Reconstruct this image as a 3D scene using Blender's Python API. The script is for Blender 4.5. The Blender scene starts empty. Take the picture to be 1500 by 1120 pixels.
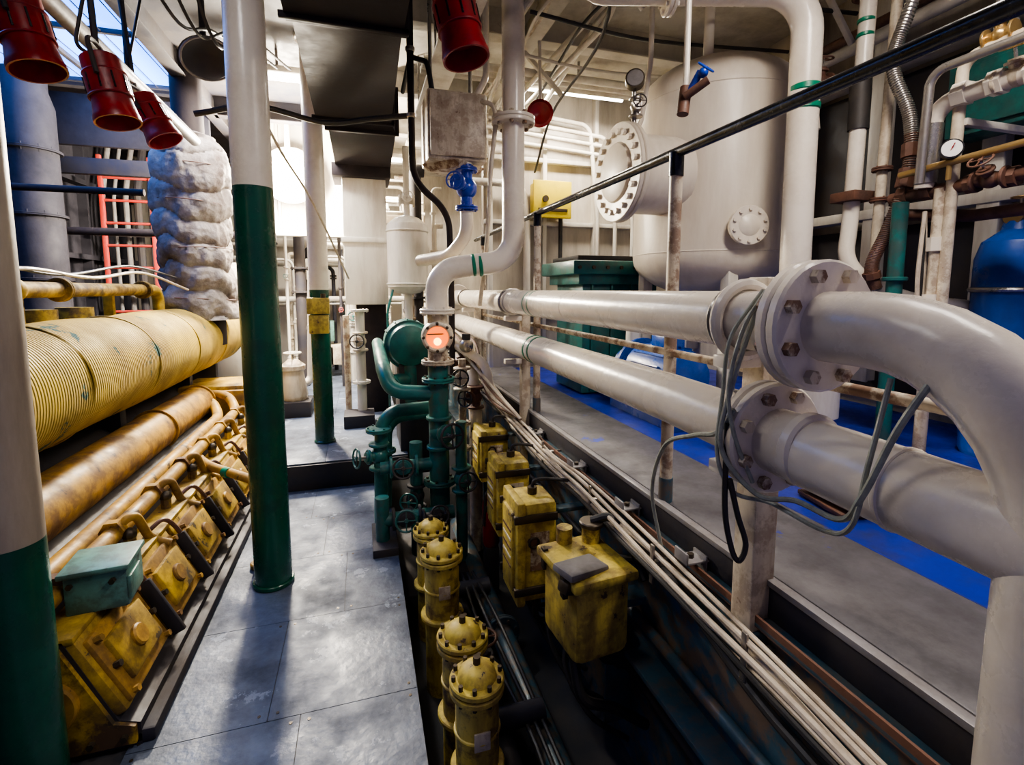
import bpy, bmesh, math, random
from mathutils import Vector, Matrix, Euler, noise
random.seed(7)
V = Vector
MATS = {}

# ------------------------------------------------------------------ materials
def paint(name, col, rough=.4, dirt=(.12,.09,.06), amt=.35, scale=5, bump=.08, metal=0.0,
          chip=None, chipamt=.62, chipscale=14, wave=None, lo=.42, hi=.72, streak=False, edge=None, spec=.5):
    if name in MATS: return MATS[name]
    m = bpy.data.materials.new(name); m.use_nodes = True
    nt = m.node_tree; N = nt.nodes; L = nt.links
    bs = N['Principled BSDF']
    tc = N.new('ShaderNodeTexCoord')
    n1 = N.new('ShaderNodeTexNoise'); n1.inputs['Scale'].default_value = scale; n1.inputs['Detail'].default_value = 8
    n1.inputs['Roughness'].default_value = .68
    if streak:
        mp = N.new('ShaderNodeMapping'); mp.inputs['Scale'].default_value = (1.6, 1.6, .28)
        L.new(tc.outputs['Object'], mp.inputs['Vector']); L.new(mp.outputs['Vector'], n1.inputs['Vector'])
    else:
        L.new(tc.outputs['Object'], n1.inputs['Vector'])
    r1 = N.new('ShaderNodeValToRGB'); r1.color_ramp.elements[0].position = lo; r1.color_ramp.elements[1].position = hi
    L.new(n1.outputs['Fac'], r1.inputs['Fac'])
    mul = N.new('ShaderNodeMath'); mul.operation = 'MULTIPLY'; mul.inputs[1].default_value = amt
    L.new(r1.outputs['Color'], mul.inputs[0])
    mx = N.new('ShaderNodeMix'); mx.data_type = 'RGBA'
    mx.inputs[6].default_value = (*col, 1); mx.inputs[7].default_value = (*dirt, 1)
    L.new(mul.outputs[0], mx.inputs[0])
    out = mx.outputs[2]
    if chip is not None:
        n2 = N.new('ShaderNodeTexNoise'); n2.inputs['Scale'].default_value = chipscale; n2.inputs['Detail'].default_value = 8
        n2.inputs['Roughness'].default_value = .7
        L.new(tc.outputs['Object'], n2.inputs['Vector'])
        r2 = N.new('ShaderNodeValToRGB'); r2.color_ramp.elements[0].position = chipamt; r2.color_ramp.elements[1].position = chipamt + .02
        L.new(n2.outputs['Fac'], r2.inputs['Fac'])
        mx2 = N.new('ShaderNodeMix'); mx2.data_type = 'RGBA'; mx2.inputs[7].default_value = (*chip, 1)
        L.new(out, mx2.inputs[6]); L.new(r2.outputs['Color'], mx2.inputs[0]); out = mx2.outputs[2]
        if edge is not None:
            ge = N.new('ShaderNodeNewGeometry')
            r3 = N.new('ShaderNodeValToRGB'); r3.color_ramp.elements[0].position = .53; r3.color_ramp.elements[1].position = .62
            L.new(ge.outputs['Pointiness'], r3.inputs['Fac'])
            r4 = N.new('ShaderNodeValToRGB'); r4.color_ramp.elements[0].position = .46; r4.color_ramp.elements[1].position = .56
            L.new(n2.outputs['Fac'], r4.inputs['Fac'])
            m4 = N.new('ShaderNodeMath'); m4.operation = 'MULTIPLY'; L.new(r3.outputs['Color'], m4.inputs[0]); L.new(r4.outputs['Color'], m4.inputs[1])
            mx3 = N.new('ShaderNodeMix'); mx3.data_type = 'RGBA'; mx3.inputs[7].default_value = (*edge, 1)
            L.new(out, mx3.inputs[6]); L.new(m4.outputs[0], mx3.inputs[0]); out = mx3.outputs[2]
    L.new(out, bs.inputs['Base Color'])
    rr = N.new('ShaderNodeMapRange'); rr.inputs['To Min'].default_value = rough*.85; rr.inputs['To Max'].default_value = min(1, rough*1.9)
    L.new(mul.outputs[0], rr.inputs['Value']); L.new(rr.outputs['Result'], bs.inputs['Roughness'])
    bs.inputs['Metallic'].default_value = metal; bs.inputs['Specular IOR Level'].default_value = spec
    bp = N.new('ShaderNodeBump'); bp.inputs['Strength'].default_value = bump * 3; bp.inputs['Distance'].default_value = .004
    n3 = N.new('ShaderNodeTexNoise'); n3.inputs['Scale'].default_value = 35; n3.inputs['Detail'].default_value = 4
    L.new(tc.outputs['Object'], n3.inputs['Vector'])
    if wave:
        w = N.new('ShaderNodeTexWave'); w.bands_direction = 'Y'; w.inputs['Scale'].default_value = wave
        w.inputs['Distortion'].default_value = .3
        L.new(tc.outputs['Object'], w.inputs['Vector']); L.new(w.outputs['Fac'], bp.inputs['Height'])
        bp.inputs['Strength'].default_value = .9; bp.inputs['Distance'].default_value = .012
    else:
        L.new(n3.outputs['Fac'], bp.inputs['Height'])
    L.new(bp.outputs['Normal'], bs.inputs['Normal'])
    MATS[name] = m
    return m

def emis(name, col, s):
    m = bpy.data.materials.new(name); m.use_nodes = True
    b = m.node_tree.nodes['Principled BSDF']
    b.inputs['Base Color'].default_value = (*col, 1)
    b.inputs['Emission Color'].default_value = (*col, 1); b.inputs['Emission Strength'].default_value = s
    return m

cream = paint('cream_paint', (.75,.69,.59), .28, (.38,.29,.19), .40, 4)
creamd = paint('cream_paint_dirty', (.64,.57,.44), .45, (.22,.15,.085), .75, 5, chip=(.17,.10,.055), chipamt=.655, streak=True, edge=(.18,.10,.06), lo=.42, hi=.72)
pillar_shaded = paint('pillar_beige_shade', (.34,.29,.23), .45, (.14,.10,.08), .7, 3, streak=True)  # beige darkened so the near pillar's shade sits in its colour
white = paint('white_paint', (.67,.64,.57), .45, (.27,.20,.14), .65, 3, streak=True)
ceilw = paint('ceiling_white_paint', (.58,.55,.48), .55, (.18,.14,.11), .75, 2)
tankm = paint('tank_paint', (.69,.63,.53), .38, (.38,.30,.21), .55, 2.2, streak=True)
yel = paint('yellow_paint', (.56,.37,.04), .48, (.09,.055,.02), .92, 5, chip=(.025,.03,.02), chipamt=.60, chipscale=8, lo=.37, hi=.64, edge=(.10,.06,.03), spec=.35)
yel2 = paint('yellow_paint_box', (.66,.52,.10), .42, (.18,.11,.04), .85, 6, chip=(.055,.04,.03), chipamt=.615, chipscale=14, lo=.42, hi=.70, streak=True, edge=(.12,.07,.04), spec=.4)
yel3 = paint('yellow_orange_paint', (.52,.30,.045), .45, (.09,.05,.022), .92, 4, chip=(.03,.03,.02), chipamt=.61, chipscale=9, lo=.37, hi=.65, edge=(.10,.05,.03), spec=.35)
yelw = paint('yellow_corrugated', (.56,.40,.06), .55, (.17,.11,.045), .9, 2.0, chip=(.035,.09,.07), chipamt=.61, chipscale=4, wave=16, lo=.37, hi=.66, spec=.3)
yelb = paint('yellow_bright', (.75,.58,.02), .4, amt=.3, scale=9)
green = paint('green_paint', (.005,.080,.048), .25, (.01,.025,.025), .65, 5, chip=(.05,.06,.05), chipamt=.69, chipscale=7)
teal = paint('teal_paint', (.016,.15,.135), .35, (.012,.033,.033), .8, 6, chip=(.09,.13,.12), chipamt=.655, edge=(.05,.09,.08))
tealg = paint('grey_teal_paint', (.12,.27,.23), .45, (.045,.075,.065), .55, 8, chip=(.05,.06,.05), chipamt=.65, edge=(.05,.05,.04))
bandg = paint('green_band', (.0,.18,.10), .4, amt=.1)
black = paint('black_paint', (.012,.012,.014), .25, (.05,.05,.05), .4, 12)
rubber = paint('black_rubber', (.02,.02,.022), .6)
ductm = paint('dark_duct', (.020,.016,.020), .8, (.05,.04,.036), .8, 4, spec=.2)
darkm = paint('dark_steel', (.032,.031,.040), .6, (.07,.055,.042), .8, 3, spec=.3)
greym = paint('grey_steel_paint', (.24,.23,.23), .4, (.09,.07,.06), .8, 5)
blued = paint('blue_deck_paint', (.01,.03,.36), .38, (.02,.025,.08), .75, 6)
bluev = paint('blue_valve_paint', (.01,.05,.40), .3, amt=.3)
bluec = paint('blue_cylinder_paint', (.005,.06,.32), .3, (.01,.03,.10), amt=.6)
red = paint('red_paint', (.30,.009,.016), .33, (.06,.007,.010), .75, 8)
redl = paint('red_ladder_paint', (.45,.04,.03), .5)
floorm = paint('deck_plate_paint', (.105,.135,.20), .44, (.034,.04,.058), .92, 2.8, chip=(.17,.20,.26), chipamt=.595, chipscale=6, bump=.25, lo=.36, hi=.66)
slabm = paint('dark_slab', (.02,.024,.034), .7)
platm = paint('platform_grey', (.15,.145,.155), .36, (.045,.04,.045), .9, 3.2, chip=(.02,.045,.32), chipamt=.645, chipscale=5, lo=.36, hi=.65)
coam = paint('coaming_blue_grey', (.045,.11,.15), .42, (.018,.030,.036), .7, 4, chip=(.12,.10,.08), chipamt=.68, edge=(.14,.10,.07))
rust = paint('rusty_brown', (.15,.07,.045), .55, (.04,.025,.02), .8, 9)
steel = paint('bare_steel', (.40,.38,.35), .32, (.15,.10,.08), .5, 9, metal=.8)
brass = paint('brass', (.55,.38,.16), .35, metal=.8)
cablew = paint('cable_cream', (.60,.52,.41), .45, (.20,.14,.09), .75, 10)
cableg = paint('wire_rope_grey', (.32,.34,.29), .5, (.12,.12,.10), .6, 30)
insul = paint('insulation_cloth', (.36,.33,.31), .9, (.10,.075,.065), .9, 4, bump=.5, lo=.36, hi=.64, spec=.1)
walld = paint('wall_left_paint', (.038,.036,.045), .7, (.012,.012,.016), .8, 2, spec=.2)
wallw = paint('wall_white_paint', (.52,.48,.41), .5, (.18,.14,.11), .75, 2, streak=True)
bolt = paint('bolt_dark', (.07,.055,.04), .45, metal=.6)
glassm = paint('gauge_face', (.80,.80,.76), .2, amt=.05)
lampm = emis('lamp_glow', (1,.93,.80), 90)
tubem = emis('tube_glow', (1,.95,.86), 14)
skym = emis('skylight_glow', (.07,.28,1.0), 4.0)
sightm = emis('sight_glow', (1.0,.17,.012), 1.5)
sightc = emis('sight_core', (1.0,.55,.12), 6)

# ------------------------------------------------------------------ builder
def perp(a):
    a = V(a).normalized()
    h = V((0,0,1)) if abs(a.z) < .9 else V((1,0,0))
    u = a.cross(h).normalized(); return u, a.cross(u).normalized()

def fillet(pts, bend, n=8):
    pts = [V(p) for p in pts]
    if bend <= 0 or len(pts) < 3: return pts
    out = [pts[0]]
    for i in range(1, len(pts)-1):
        p, a, b = pts[i], pts[i-1], pts[i+1]
        la, lb = (a-p).length, (b-p).length
        t = min(bend, la*.49, lb*.49)
        s = p + (a-p).normalized()*t; e = p + (b-p).normalized()*t
        w = math.sin((a-p).angle(b-p)/2)
        for k in range(n+1):
            q = k/n
            c0, c1, c2 = (1-q)**2, 2*q*(1-q)*w, q*q
            out.append((s*c0 + p*c1 + e*c2)/(c0+c1+c2))
    out.append(pts[-1]); return out

def spline(pts, n=8):
    P = [V(p) for p in pts]; P = [P[0]*2-P[1]] + P + [P[-1]*2-P[-2]]
    out = []
    for i in range(1, len(P)-2):
        for k in range(n):
            t = k/n
            out.append(.5*((2*P[i]) + (P[i+1]-P[i-1])*t + (2*P[i-1]-5*P[i]+4*P[i+1]-P[i+2])*t*t + (3*P[i]-P[i-1]-3*P[i+1]+P[i+2])*t**3))
    out.append(P[-2]); return out

class B:
    def __init__(s, name): s.name = name; s.bm = bmesh.new(); s.mats = []
    def mi(s, m):
        if m not in s.mats: s.mats.append(m)
        return s.mats.index(m)
    def loft(s, rings, mat, cap=True):
        k = s.mi(mat); vs = [[s.bm.verts.new(p) for p in r] for r in rings]; n = len(rings[0])
        for i in range(len(vs)-1):
            for j in range(n):
                f = s.bm.faces.new((vs[i][j], vs[i][(j+1) % n], vs[i+1][(j+1) % n], vs[i+1][j])); f.material_index = k
        if cap:
            f = s.bm.faces.new(vs[0][::-1]); f.material_index = k
            f = s.bm.faces.new(vs[-1]); f.material_index = k
        return s
    def tube(s, pts, r, mat, bend=0, n=20, smooth=False):
        pts = spline(pts) if smooth else fillet(pts, bend)
        q = [pts[0]]
        for p in pts[1:]:
            if (p-q[-1]).length > 1e-5: q.append(p)
        pts = q; T = []
        for i in range(len(pts)):
            a = pts[max(i-1, 0)]; b = pts[min(i+1, len(pts)-1)]
            T.append((b-a).normalized())
        u, _ = perp(T[0]); rings = []
        for i, p in enumerate(pts):
            if i: u = T[i-1].rotation_difference(T[i]) @ u
            u = (u - T[i]*u.dot(T[i])).normalized(); w = T[i].cross(u)
            rings.append([p + (u*math.cos(2*math.pi*j/n) + w*math.sin(2*math.pi*j/n))*r for j in range(n)])
        return s.loft(rings, mat)
    def lathe(s, o, ax, prof, mat, n=32, fn=None):
        o = V(o); ax = V(ax).normalized(); u, w = perp(ax)
        rings = []
        for r, h in prof:
            r = max(r, .0005)
            ring = []
            for j in range(n):
                a = 2*math.pi*j/n; rr = r if fn is None else fn(r, h, a)
                ring.append(o + ax*h + (u*math.cos(a)+w*math.sin(a))*rr)
            rings.append(ring)
        return s.loft(rings, mat)
    def cyl(s, a, b, r, mat, n=20, r2=None):
        a, b = V(a), V(b); L = (b-a).length
        return s.lathe(a, b-a, [(r, 0), (r if r2 is None else r2, L)], mat, n)
    def disc(s, c, ax, r, th, mat, n=32):
        e = min(.006, th*.2)
        return s.lathe(V(c)-V(ax).normalized()*th/2, ax, [(r-e, 0), (r, e), (r, th-e), (r-e, th)], mat, n)
    def flange(s, c, ax, r, th, mat, nb=8, bm_=None, br=None):
        ax = V(ax).normalized(); c = V(c); u, w = perp(ax); bm_ = bm_ or mat; br = br or r*.09
        s.disc(c-ax*th*.52, ax, r, th*.96, mat); s.disc(c+ax*th*.52, ax, r, th*.96, mat)
        for i in range(nb):
            a = 2*math.pi*(i+.5)/nb; p = c + (u*math.cos(a)+w*math.sin(a))*r*.80
            s.cyl(p-ax*(th+br*1.1), p+ax*(th+br*1.1), br, bm_, 6)
        return s
    def torus(s, c, ax, R, r, mat, n=28):
        u, w = perp(ax); c = V(c); ax = V(ax).normalized(); k = s.mi(mat); m = 8; vs = []
        for i in range(n):
            a = 2*math.pi*i/n; d = u*math.cos(a)+w*math.sin(a)
            vs.append([s.bm.verts.new(c + d*(R+r*math.cos(2*math.pi*j/m)) + ax*r*math.sin(2*math.pi*j/m)) for j in range(m)])
        for i in range(n):
            for j in range(m):
                f = s.bm.faces.new((vs[i][j], vs[(i+1) % n][j], vs[(i+1) % n][(j+1) % m], vs[i][(j+1) % m])); f.material_index = k
        return s
    def wheel(s, c, ax, R, mat, spokes=4):
        u, w = perp(ax); c = V(c); s.torus(c, ax, R, R*.11, mat, 20); s.disc(c, ax, R*.22, R*.3, mat, 12)
        for i in range(spokes):
            a = 2*math.pi*i/spokes; d = u*math.cos(a)+w*math.sin(a); s.cyl(c, c+d*R, R*.07, mat, 6)
        return s
    def ball(s, c, r, mat, n=16, sq=1):
        return s.lathe(V(c)-V((0,0,r*sq)), (0,0,1), [(r*math.sin(math.pi*i/10), r*sq*(1-math.cos(math.pi*i/10))) for i in range(11)], mat, n)
    def box(s, c, size, mat, rot=None, bevel=.004):
        k = s.mi(mat); M = Matrix.Translation(V(c))
        if rot: M = M @ Euler(rot).to_matrix().to_4x4()
        M = M @ Matrix.Diagonal((*size, 1))
        g = bmesh.ops.create_cube(s.bm, size=1, matrix=M)
        vs = set(g['verts']); fs = set(f for v in vs for f in v.link_faces)
        for f in fs: f.material_index = k
        b = min(bevel, min(size)*.3)
        if b > .0008:
            es = list(set(e for v in vs for e in v.link_edges))
            r = bmesh.ops.bevel(s.bm, geom=es, offset=b, segments=2, affect='EDGES', profile=.5)
            for f in r['faces']: f.material_index = k
        return s
    def valve(s, c, ax, up, r, mat, wm, nb=6):
        c = V(c); ax = V(ax).normalized(); up = V(up).normalized()
        s.cyl(c-ax*r*1.7, c+ax*r*1.7, r*.8, mat)
        s.ball(c, r*1.15, mat)
        s.disc(c-ax*r*1.7, ax, r*1.45, r*.4, mat, 20); s.disc(c+ax*r*1.7, ax, r*1.45, r*.4, mat, 20)
        s.cyl(c, c+up*r*2.0, r*.7, mat); s.disc(c+up*r*1.6, up, r*1.05, r*.35, mat, 16)
        s.cyl(c+up*r*2, c+up*r*3.4, r*.18, steel, 8); s.wheel(c+up*r*3.3, up, r*1.3, wm)
        return s
    def done(s):
        bm = s.bm
        bmesh.ops.recalc_face_normals(bm, faces=bm.faces[:])
        for f in bm.faces: f.smooth = True
        for e in bm.edges:
            if len(e.link_faces) == 2 and e.calc_face_angle(0) > .6: e.smooth = False
        me = bpy.data.meshes.new(s.name); bm.to_mesh(me); bm.free()
        for m in s.mats: me.materials.append(m)
        o = bpy.data.objects.new(s.name, me); bpy.context.scene.collection.objects.link(o)
        return o

def bx(x0, x1, y0, y1, z0, z1): return ((x0+x1)/2, (y0+y1)/2, (z0+z1)/2), (x1-x0, y1-y0, z1-z0)

# ------------------------------------------------------------------ room shell
b = B('floor')
b.box(*bx(-3.3, .16, -1, 9, -.12, -.004), slabm, bevel=0)
ys = [-.9, -.2, .45, 1.15, 1.75, 2.3, 2.85, 3.35, 3.86]
for i in range(len(ys)-1):
    off = [-.25, -.36, -.12][i % 3]
    for x0, x1 in ((-.78, off), (off, .16)):
        b.box(*bx(x0+.0014, x1-.0014, ys[i]+.0014, ys[i+1]-.0014, -.006, 0), floorm, bevel=0)
        for px in (x0+.03, x1-.03):
            for py in (ys[i]+.03, ys[i+1]-.03): b.cyl((px,py,-.001), (px,py,.0015), .006, bolt, 8)
b.box(*bx(.16, 3.3, -1, 9, -.42, -.32), slabm, bevel=0)
b.box(*bx(.14, .16, -1, 9, -.35, -.02), darkm, bevel=0)
b.done()
b = B('raised_step_floor')
b.box(*bx(-1.0, .32, 3.86, 8.95, 0.0, .19), darkm, bevel=.004)
for i in range(5):
    for x0, x1 in ((-1.0, -.3), (-.3, .32)):
        b.box(*bx(x0+.001, x1-.001, 3.88+i+.001, 4.88+i-.001 if i < 4 else 8.94, .19, .202), floorm, bevel=.001)
b.done()
b = B('raised_platform')
b.box(*bx(1.0, 3.28, -1, 4.69, .60, .72), blued, bevel=0)
b.box(*bx(1.0, 1.37, -1, 4.5, .72, .765), platm, bevel=.006)
b.box(*bx(1.368, 1.374, -1, 4.5, .72, .764), blued, bevel=0)
b.box(*bx(.955, 1.0, -1, 6, -.32, .66), coam, bevel=0)
b.box(*bx(.925, 1.0, -1, 6, .655, .67), coam, bevel=.003)
b.box(*bx(.925, .932, -1, 6, .655, .685), rust, bevel=0)
b.box(*bx(.965, 1.0, -1, 6, .67, .765), darkm, bevel=.004)
b.box(*bx(.958, .985, -1, 6, .757, .773), greym, bevel=.002)
b.box(*bx(.86, .955, -1, 6, .20, .22), coam, bevel=.003)
for y in [.25, .9, 1.55, 2.2, 2.85, 3.5]:
    b.box((.90, y, .02), (.11, .012, .36), coam)
b.done()
b = B('wall_back').box(*bx(-3.4, 3.4, 9, 9.1, -.4, 3.6), wallw, bevel=0)
b.done()
b = B('wall_left').box(*bx(-3.4, -3.3, -1, 9, -.4, 3.6), walld, bevel=0)
for i in range(10): b.box((-3.25, -.5+i, 1.7), (.1, .05, 3.4), walld, bevel=0)
for z in (.9, 1.9, 2.8): b.box((-3.24, 4, z), (.12, 9.8, .06), walld, bevel=0)
b.done()
b = B('wall_right').box(*bx(3.3, 3.4, -1, 9, .6, 3.6), wallw, bevel=0)
for i in range(12):
    y = -.7+i*.62
    b.box((3.22, y, 2.2), (.16, .03, 2.6), white, bevel=.003); b.box((3.14, y, 2.2), (.02, .10, 2.6), white, bevel=.003)
b.box((3.28, 1.5, 1.35), (.05, 4.5, 1.1), darkm, bevel=0)
b.box((3.28, 1.5, 2.42), (.04, 4.5, .80), darkm, bevel=0)
b.box((3.18, 1.5, 1.98), (.12, 4.6, .06), white)
b.box((3.18, 1.5, 2.86), (.12, 4.6, .05), white)
b.done()
b = B('wall_bulkhead').box(*bx(1.15, 3.3, 4.7, 4.78, .72, 3.5), wallw, bevel=0)
for x in (1.2, 1.75, 2.3, 2.85): b.box((x, 4.66, 2.1), (.04, .08, 2.76), white)
for z in (1.45, 2.15, 2.75): b.box((2.2, 4.66, z), (2.1, .07, .04), white)
b.done()
b = B('added_glow_panel').box(*bx(-1.35, .05, 6.62, 6.66, 2.15, 3.5), white, bevel=0)  # white panel added behind the far lamp to imitate bloom
for x in (-1.32, -.9, -.45, .02): b.box((x, 6.59, 2.8), (.03, .06, 1.3), white)
b.box((-.65, 6.58, 2.17), (1.4, .07, .04), white)
b.done()
b = B('ceiling')
b.box(*bx(.3, 3.4, -1, 9, 3.5, 3.6), ceilw, bevel=0)
b.box(*bx(-1.45, .3, -1, 9, 3.5, 3.6), darkm, bevel=0)
b.box(*bx(-3.4, -1.45, -1, 2.7, 3.5, 3.6), darkm, bevel=0)
b.box(*bx(-3.4, -1.45, 6.1, 9, 3.5, 3.6), darkm, bevel=0)
b.done()
b = B('window_skylight')
b.box(*bx(-3.4, -1.45, 2.7, 6.1, 3.56, 3.58), skym, bevel=0)
for y in (2.75, 3.8, 4.9, 6.05): b.box((-2.42, y, 3.54), (1.95, .04, .04), darkm)
for x in (-3.3, -2.4, -1.48): b.box((x, 4.4, 3.54), (.04, 3.4, .04), darkm)
for i in range(8): b.box((-3.1+i*.2, 4.4, 3.53), (.006, 3.4, .006), walld, bevel=0)
b.done()
def ibeam(a, c, mat, h=.2, w=.12):
    a, c = V(a), V(c); L = c-a; mid = (a+c)/2; ang = math.atan2(L.y, L.x)
    b = B('ceiling_beam')
    b.box(mid, (L.length, .014, h), mat, (0,0,ang), .002)
    b.box(mid+V((0,0,-h/2)), (L.length, w, .014), mat, (0,0,ang), .003)
    b.done()
for y in (1.1, 2.35, 3.6, 4.85, 6.1, 7.4): ibeam((.3, y, 3.4), (3.3, y, 3.4), ceilw)
for y in (1.6, 2.6, 3.4, 6.0, 7.2): ibeam((-1.4, y, 3.4), (.3, y, 3.4), darkm)
ibeam((1.2, -1, 3.32), (1.2, 4.7, 3.32), ceilw, .16)
ibeam((-1.42, -1, 3.4), (-1.42, 8.9, 3.4), darkm, .2)

# ------------------------------------------------------------------ pillars
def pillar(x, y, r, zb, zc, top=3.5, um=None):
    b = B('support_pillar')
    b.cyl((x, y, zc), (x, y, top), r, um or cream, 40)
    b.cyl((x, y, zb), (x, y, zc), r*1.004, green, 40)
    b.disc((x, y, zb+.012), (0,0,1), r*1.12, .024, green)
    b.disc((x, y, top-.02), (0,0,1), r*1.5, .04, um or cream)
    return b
b = pillar(-.475, 2.65, .088, 0, 1.98)
b.box((-.475, 2.65, 3.42), (.55, .5, .12), darkm)
b.done()
b = pillar(-.335, 4.42, .078, .2, 1.5)
b.box((-.335, 4.30, 1.37), (.17, .1, .13), yel2); b.box((-.335, 4.30, 1.22), (.15, .09, .15), yel2)
b.cyl((-.295, 4.28, 1.43), (-.295, 4.28, 1.47), .02, bolt)
b.done()
pillar(-.965, 1.66, .080, 0, .80, um=pillar_shaded).done()

# ------------------------------------------------------------------ foreground pipes
PX = .85
b = B('cream_flanged_pipe')
b.tube([(PX, 4.55, 1.43), (PX, .36, 1.43), (PX, .36, .2), (PX, .36, -.32)], .067, cream, bend=.27, n=48)
b.flange((PX, .745, 1.43), (0,1,0), .128, .026, cream, 8, creamd, .014)
b.disc((PX, .79, 1.43), (0,1,0), .085, .03, cream)
b.torus((PX, .93, 1.43), (0,1,0), .082, .014, cream)
for y in (2.32, 2.39): b.disc((PX, y, 1.43), (0,1,0), .0675, .028, bandg)
b.torus((PX, 2.75, 1.43), (0,1,0), .07, .008, cream)
b.disc((PX, 4.5, 1.43), (0,1,0), .12, .04, cream)
b.disc((PX, 1.9, 1.43), (0,1,0), .068, .012, cream)
b.done()
LZ = 1.18
b = B('cream_flanged_pipe')
b.tube([(PX, 4.6, 1.21), (PX, 1.2, LZ+.008), (PX, .50, LZ-.012), (PX, -.3, LZ-.03)], .070, cream, n=48)
b.flange((PX, .845, LZ), (0,1,0), .122, .026, cream, 8, creamd, .014)
for y in (2.30, 2.37): b.disc((PX, y, 1.196), (0,1,0), .0722, .028, bandg)
b.disc((PX, 4.5, 1.21), (0,1,0), .12, .04, cream)
b.disc((PX, .74, LZ), (0,1,0), .076, .03, cream)
b.disc((PX, .56, LZ-.01), (0,1,0), .073, .012, cream)
b.done()
def pipe_support(y, w, top, bot=.35):
    b = B('pipe_support_post')
    b.box((.945, y, (top+bot)/2), (w, w, top-bot), creamd, bevel=.006)
    for z in (1.33, 1.07): b.box((.89, y, z), (.15, w*.8, .03), cream)
    b.torus((PX, y, 1.43), (0,1,0), .071, .008, steel)
    b.box((.95, y, bot+.02), (w*1.1, w*1.3, .04), coam)
    b.done()
pipe_support(.965, .07, 1.53, .60); pipe_support(2.82, .055, 1.47); pipe_support(4.1, .055, 1.47)

b = B('wire_rope')
b.tube([(.80,.80,1.51), (.77,.81,1.46), (.735,.83,1.31), (.72,.84,1.17), (.77,.79,1.08), (.80,.72,1.09), (.79,.62,1.10), (.757,.56,1.17), (.765,.52,1.29), (.80,.50,1.37)], .0055, cableg, n=8, smooth=True)
b.tube([(.81,.84,1.50), (.75,.86,1.40), (.745,.87,1.28), (.72,.85,1.15), (.75,.83,1.07), (.80,.78,1.06), (.80,.66,1.06), (.765,.58,1.11), (.765,.56,1.22), (.80,.56,1.36)], .0045, cableg, n=8, smooth=True)
b.tube([(.78,.80,1.50), (.745,.82,1.42), (.725,.83,1.30), (.735,.82,1.20), (.77,.80,1.10)], .0045, cableg, n=8, smooth=True)
b.tube([(.90,1.30,.68), (.86,1.30,.87), (.81,1.17,1.06), (.76,.98,1.15), (.735,.87,1.19), (.74,.83,1.25)], .006, cableg, n=8, smooth=True)
b.tube([(.735,.84,1.22), (.733,.835,1.04), (.742,.82,.95), (.755,.81,.925), (.77,.81,.96), (.755,.82,1.02), (.738,.83,1.10)], .006, rubber, n=8, smooth=True)
b.done()

b = B('handrail')
b.tube([(1.0, -.9, 1.945), (1.0, 4.4, 1.945)], .017, black, n=16)
for y in (.1, 1.43, 2.76, 4.1):
    b.cyl((1.0, y, .78), (1.0, y, 1.93), .021, creamd); b.cyl((1.0, y, .45), (1.0, y, .85), .024, coam)
    b.cyl((1.0, y, 1.87), (1.0, y, 1.945), .024, black)
b.tube([(.99, -.5, 1.29), (.99, 4.2, 1.29)], .013, creamd, n=12)
b.done()

b = B('cable_bundle')
for k in range(7):
    rr = random.uniform(.0055, .009); pts = []; ph = random.uniform(0, 6)
    for i in range(14):
        y = 4.3-i*.35; z = .80-.0147*i
        pts.append((.885-.014*(k % 3)+random.uniform(-.008, .008), y, z-.016*k+.012*math.sin(i*.9)+.008*math.sin(i*1.7+ph)+random.uniform(-.006, .006)))
    b.tube(pts, rr, cablew if k not in (5,) else rubber, n=8, smooth=True)
for k in range(3):
    b.tube([(.70+.03*k,4.3,1.2-.06*k), (.76+.02*k,3.7,1.02-.04*k), (.85,3.2,.84), (.87,2.8,.74)], .010, cablew, n=8, smooth=True)
for y in (3.6, 2.9, 2.3, 1.75, 1.3, .9):
    z = .80-.042*(4.3-y)-.05; b.box((.925, y, z), (.09, .02, .02), steel); b.box((.868, y, z), (.008, .018, .13), steel, bevel=.002)
b.done()
for y in (3.2, 2.55, 2.0, 1.55, 1.18):
    z = .70
    b = B('cable_bracket')
    b.box((.925, y, z), (.08, .06, .007), greym, bevel=.002); b.box((.955, y, z-.01), (.007, .06, .05), greym, bevel=.002)
    b.box((.888, y, z+.014), (.007, .06, .035), greym, bevel=.002)
    b.cyl((.92, y, z), (.92, y, z+.016), .010, bolt, 6); b.done()
b = B('coaming_pipe')
b.tube([(.92,4.0,.44),(.92,1.75,.40),(.90,1.3,.62),(.90,.9,.50),(.90,.2,.44)], .014, rubber, bend=.1, n=10)
b.tube([(.93,4.0,.33),(.93,-.5,.30)], .02, coam, n=12); b.tube([(.93,4.0,.10),(.93,-.5,.10)], .028, darkm, n=12)
b.done()

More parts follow.
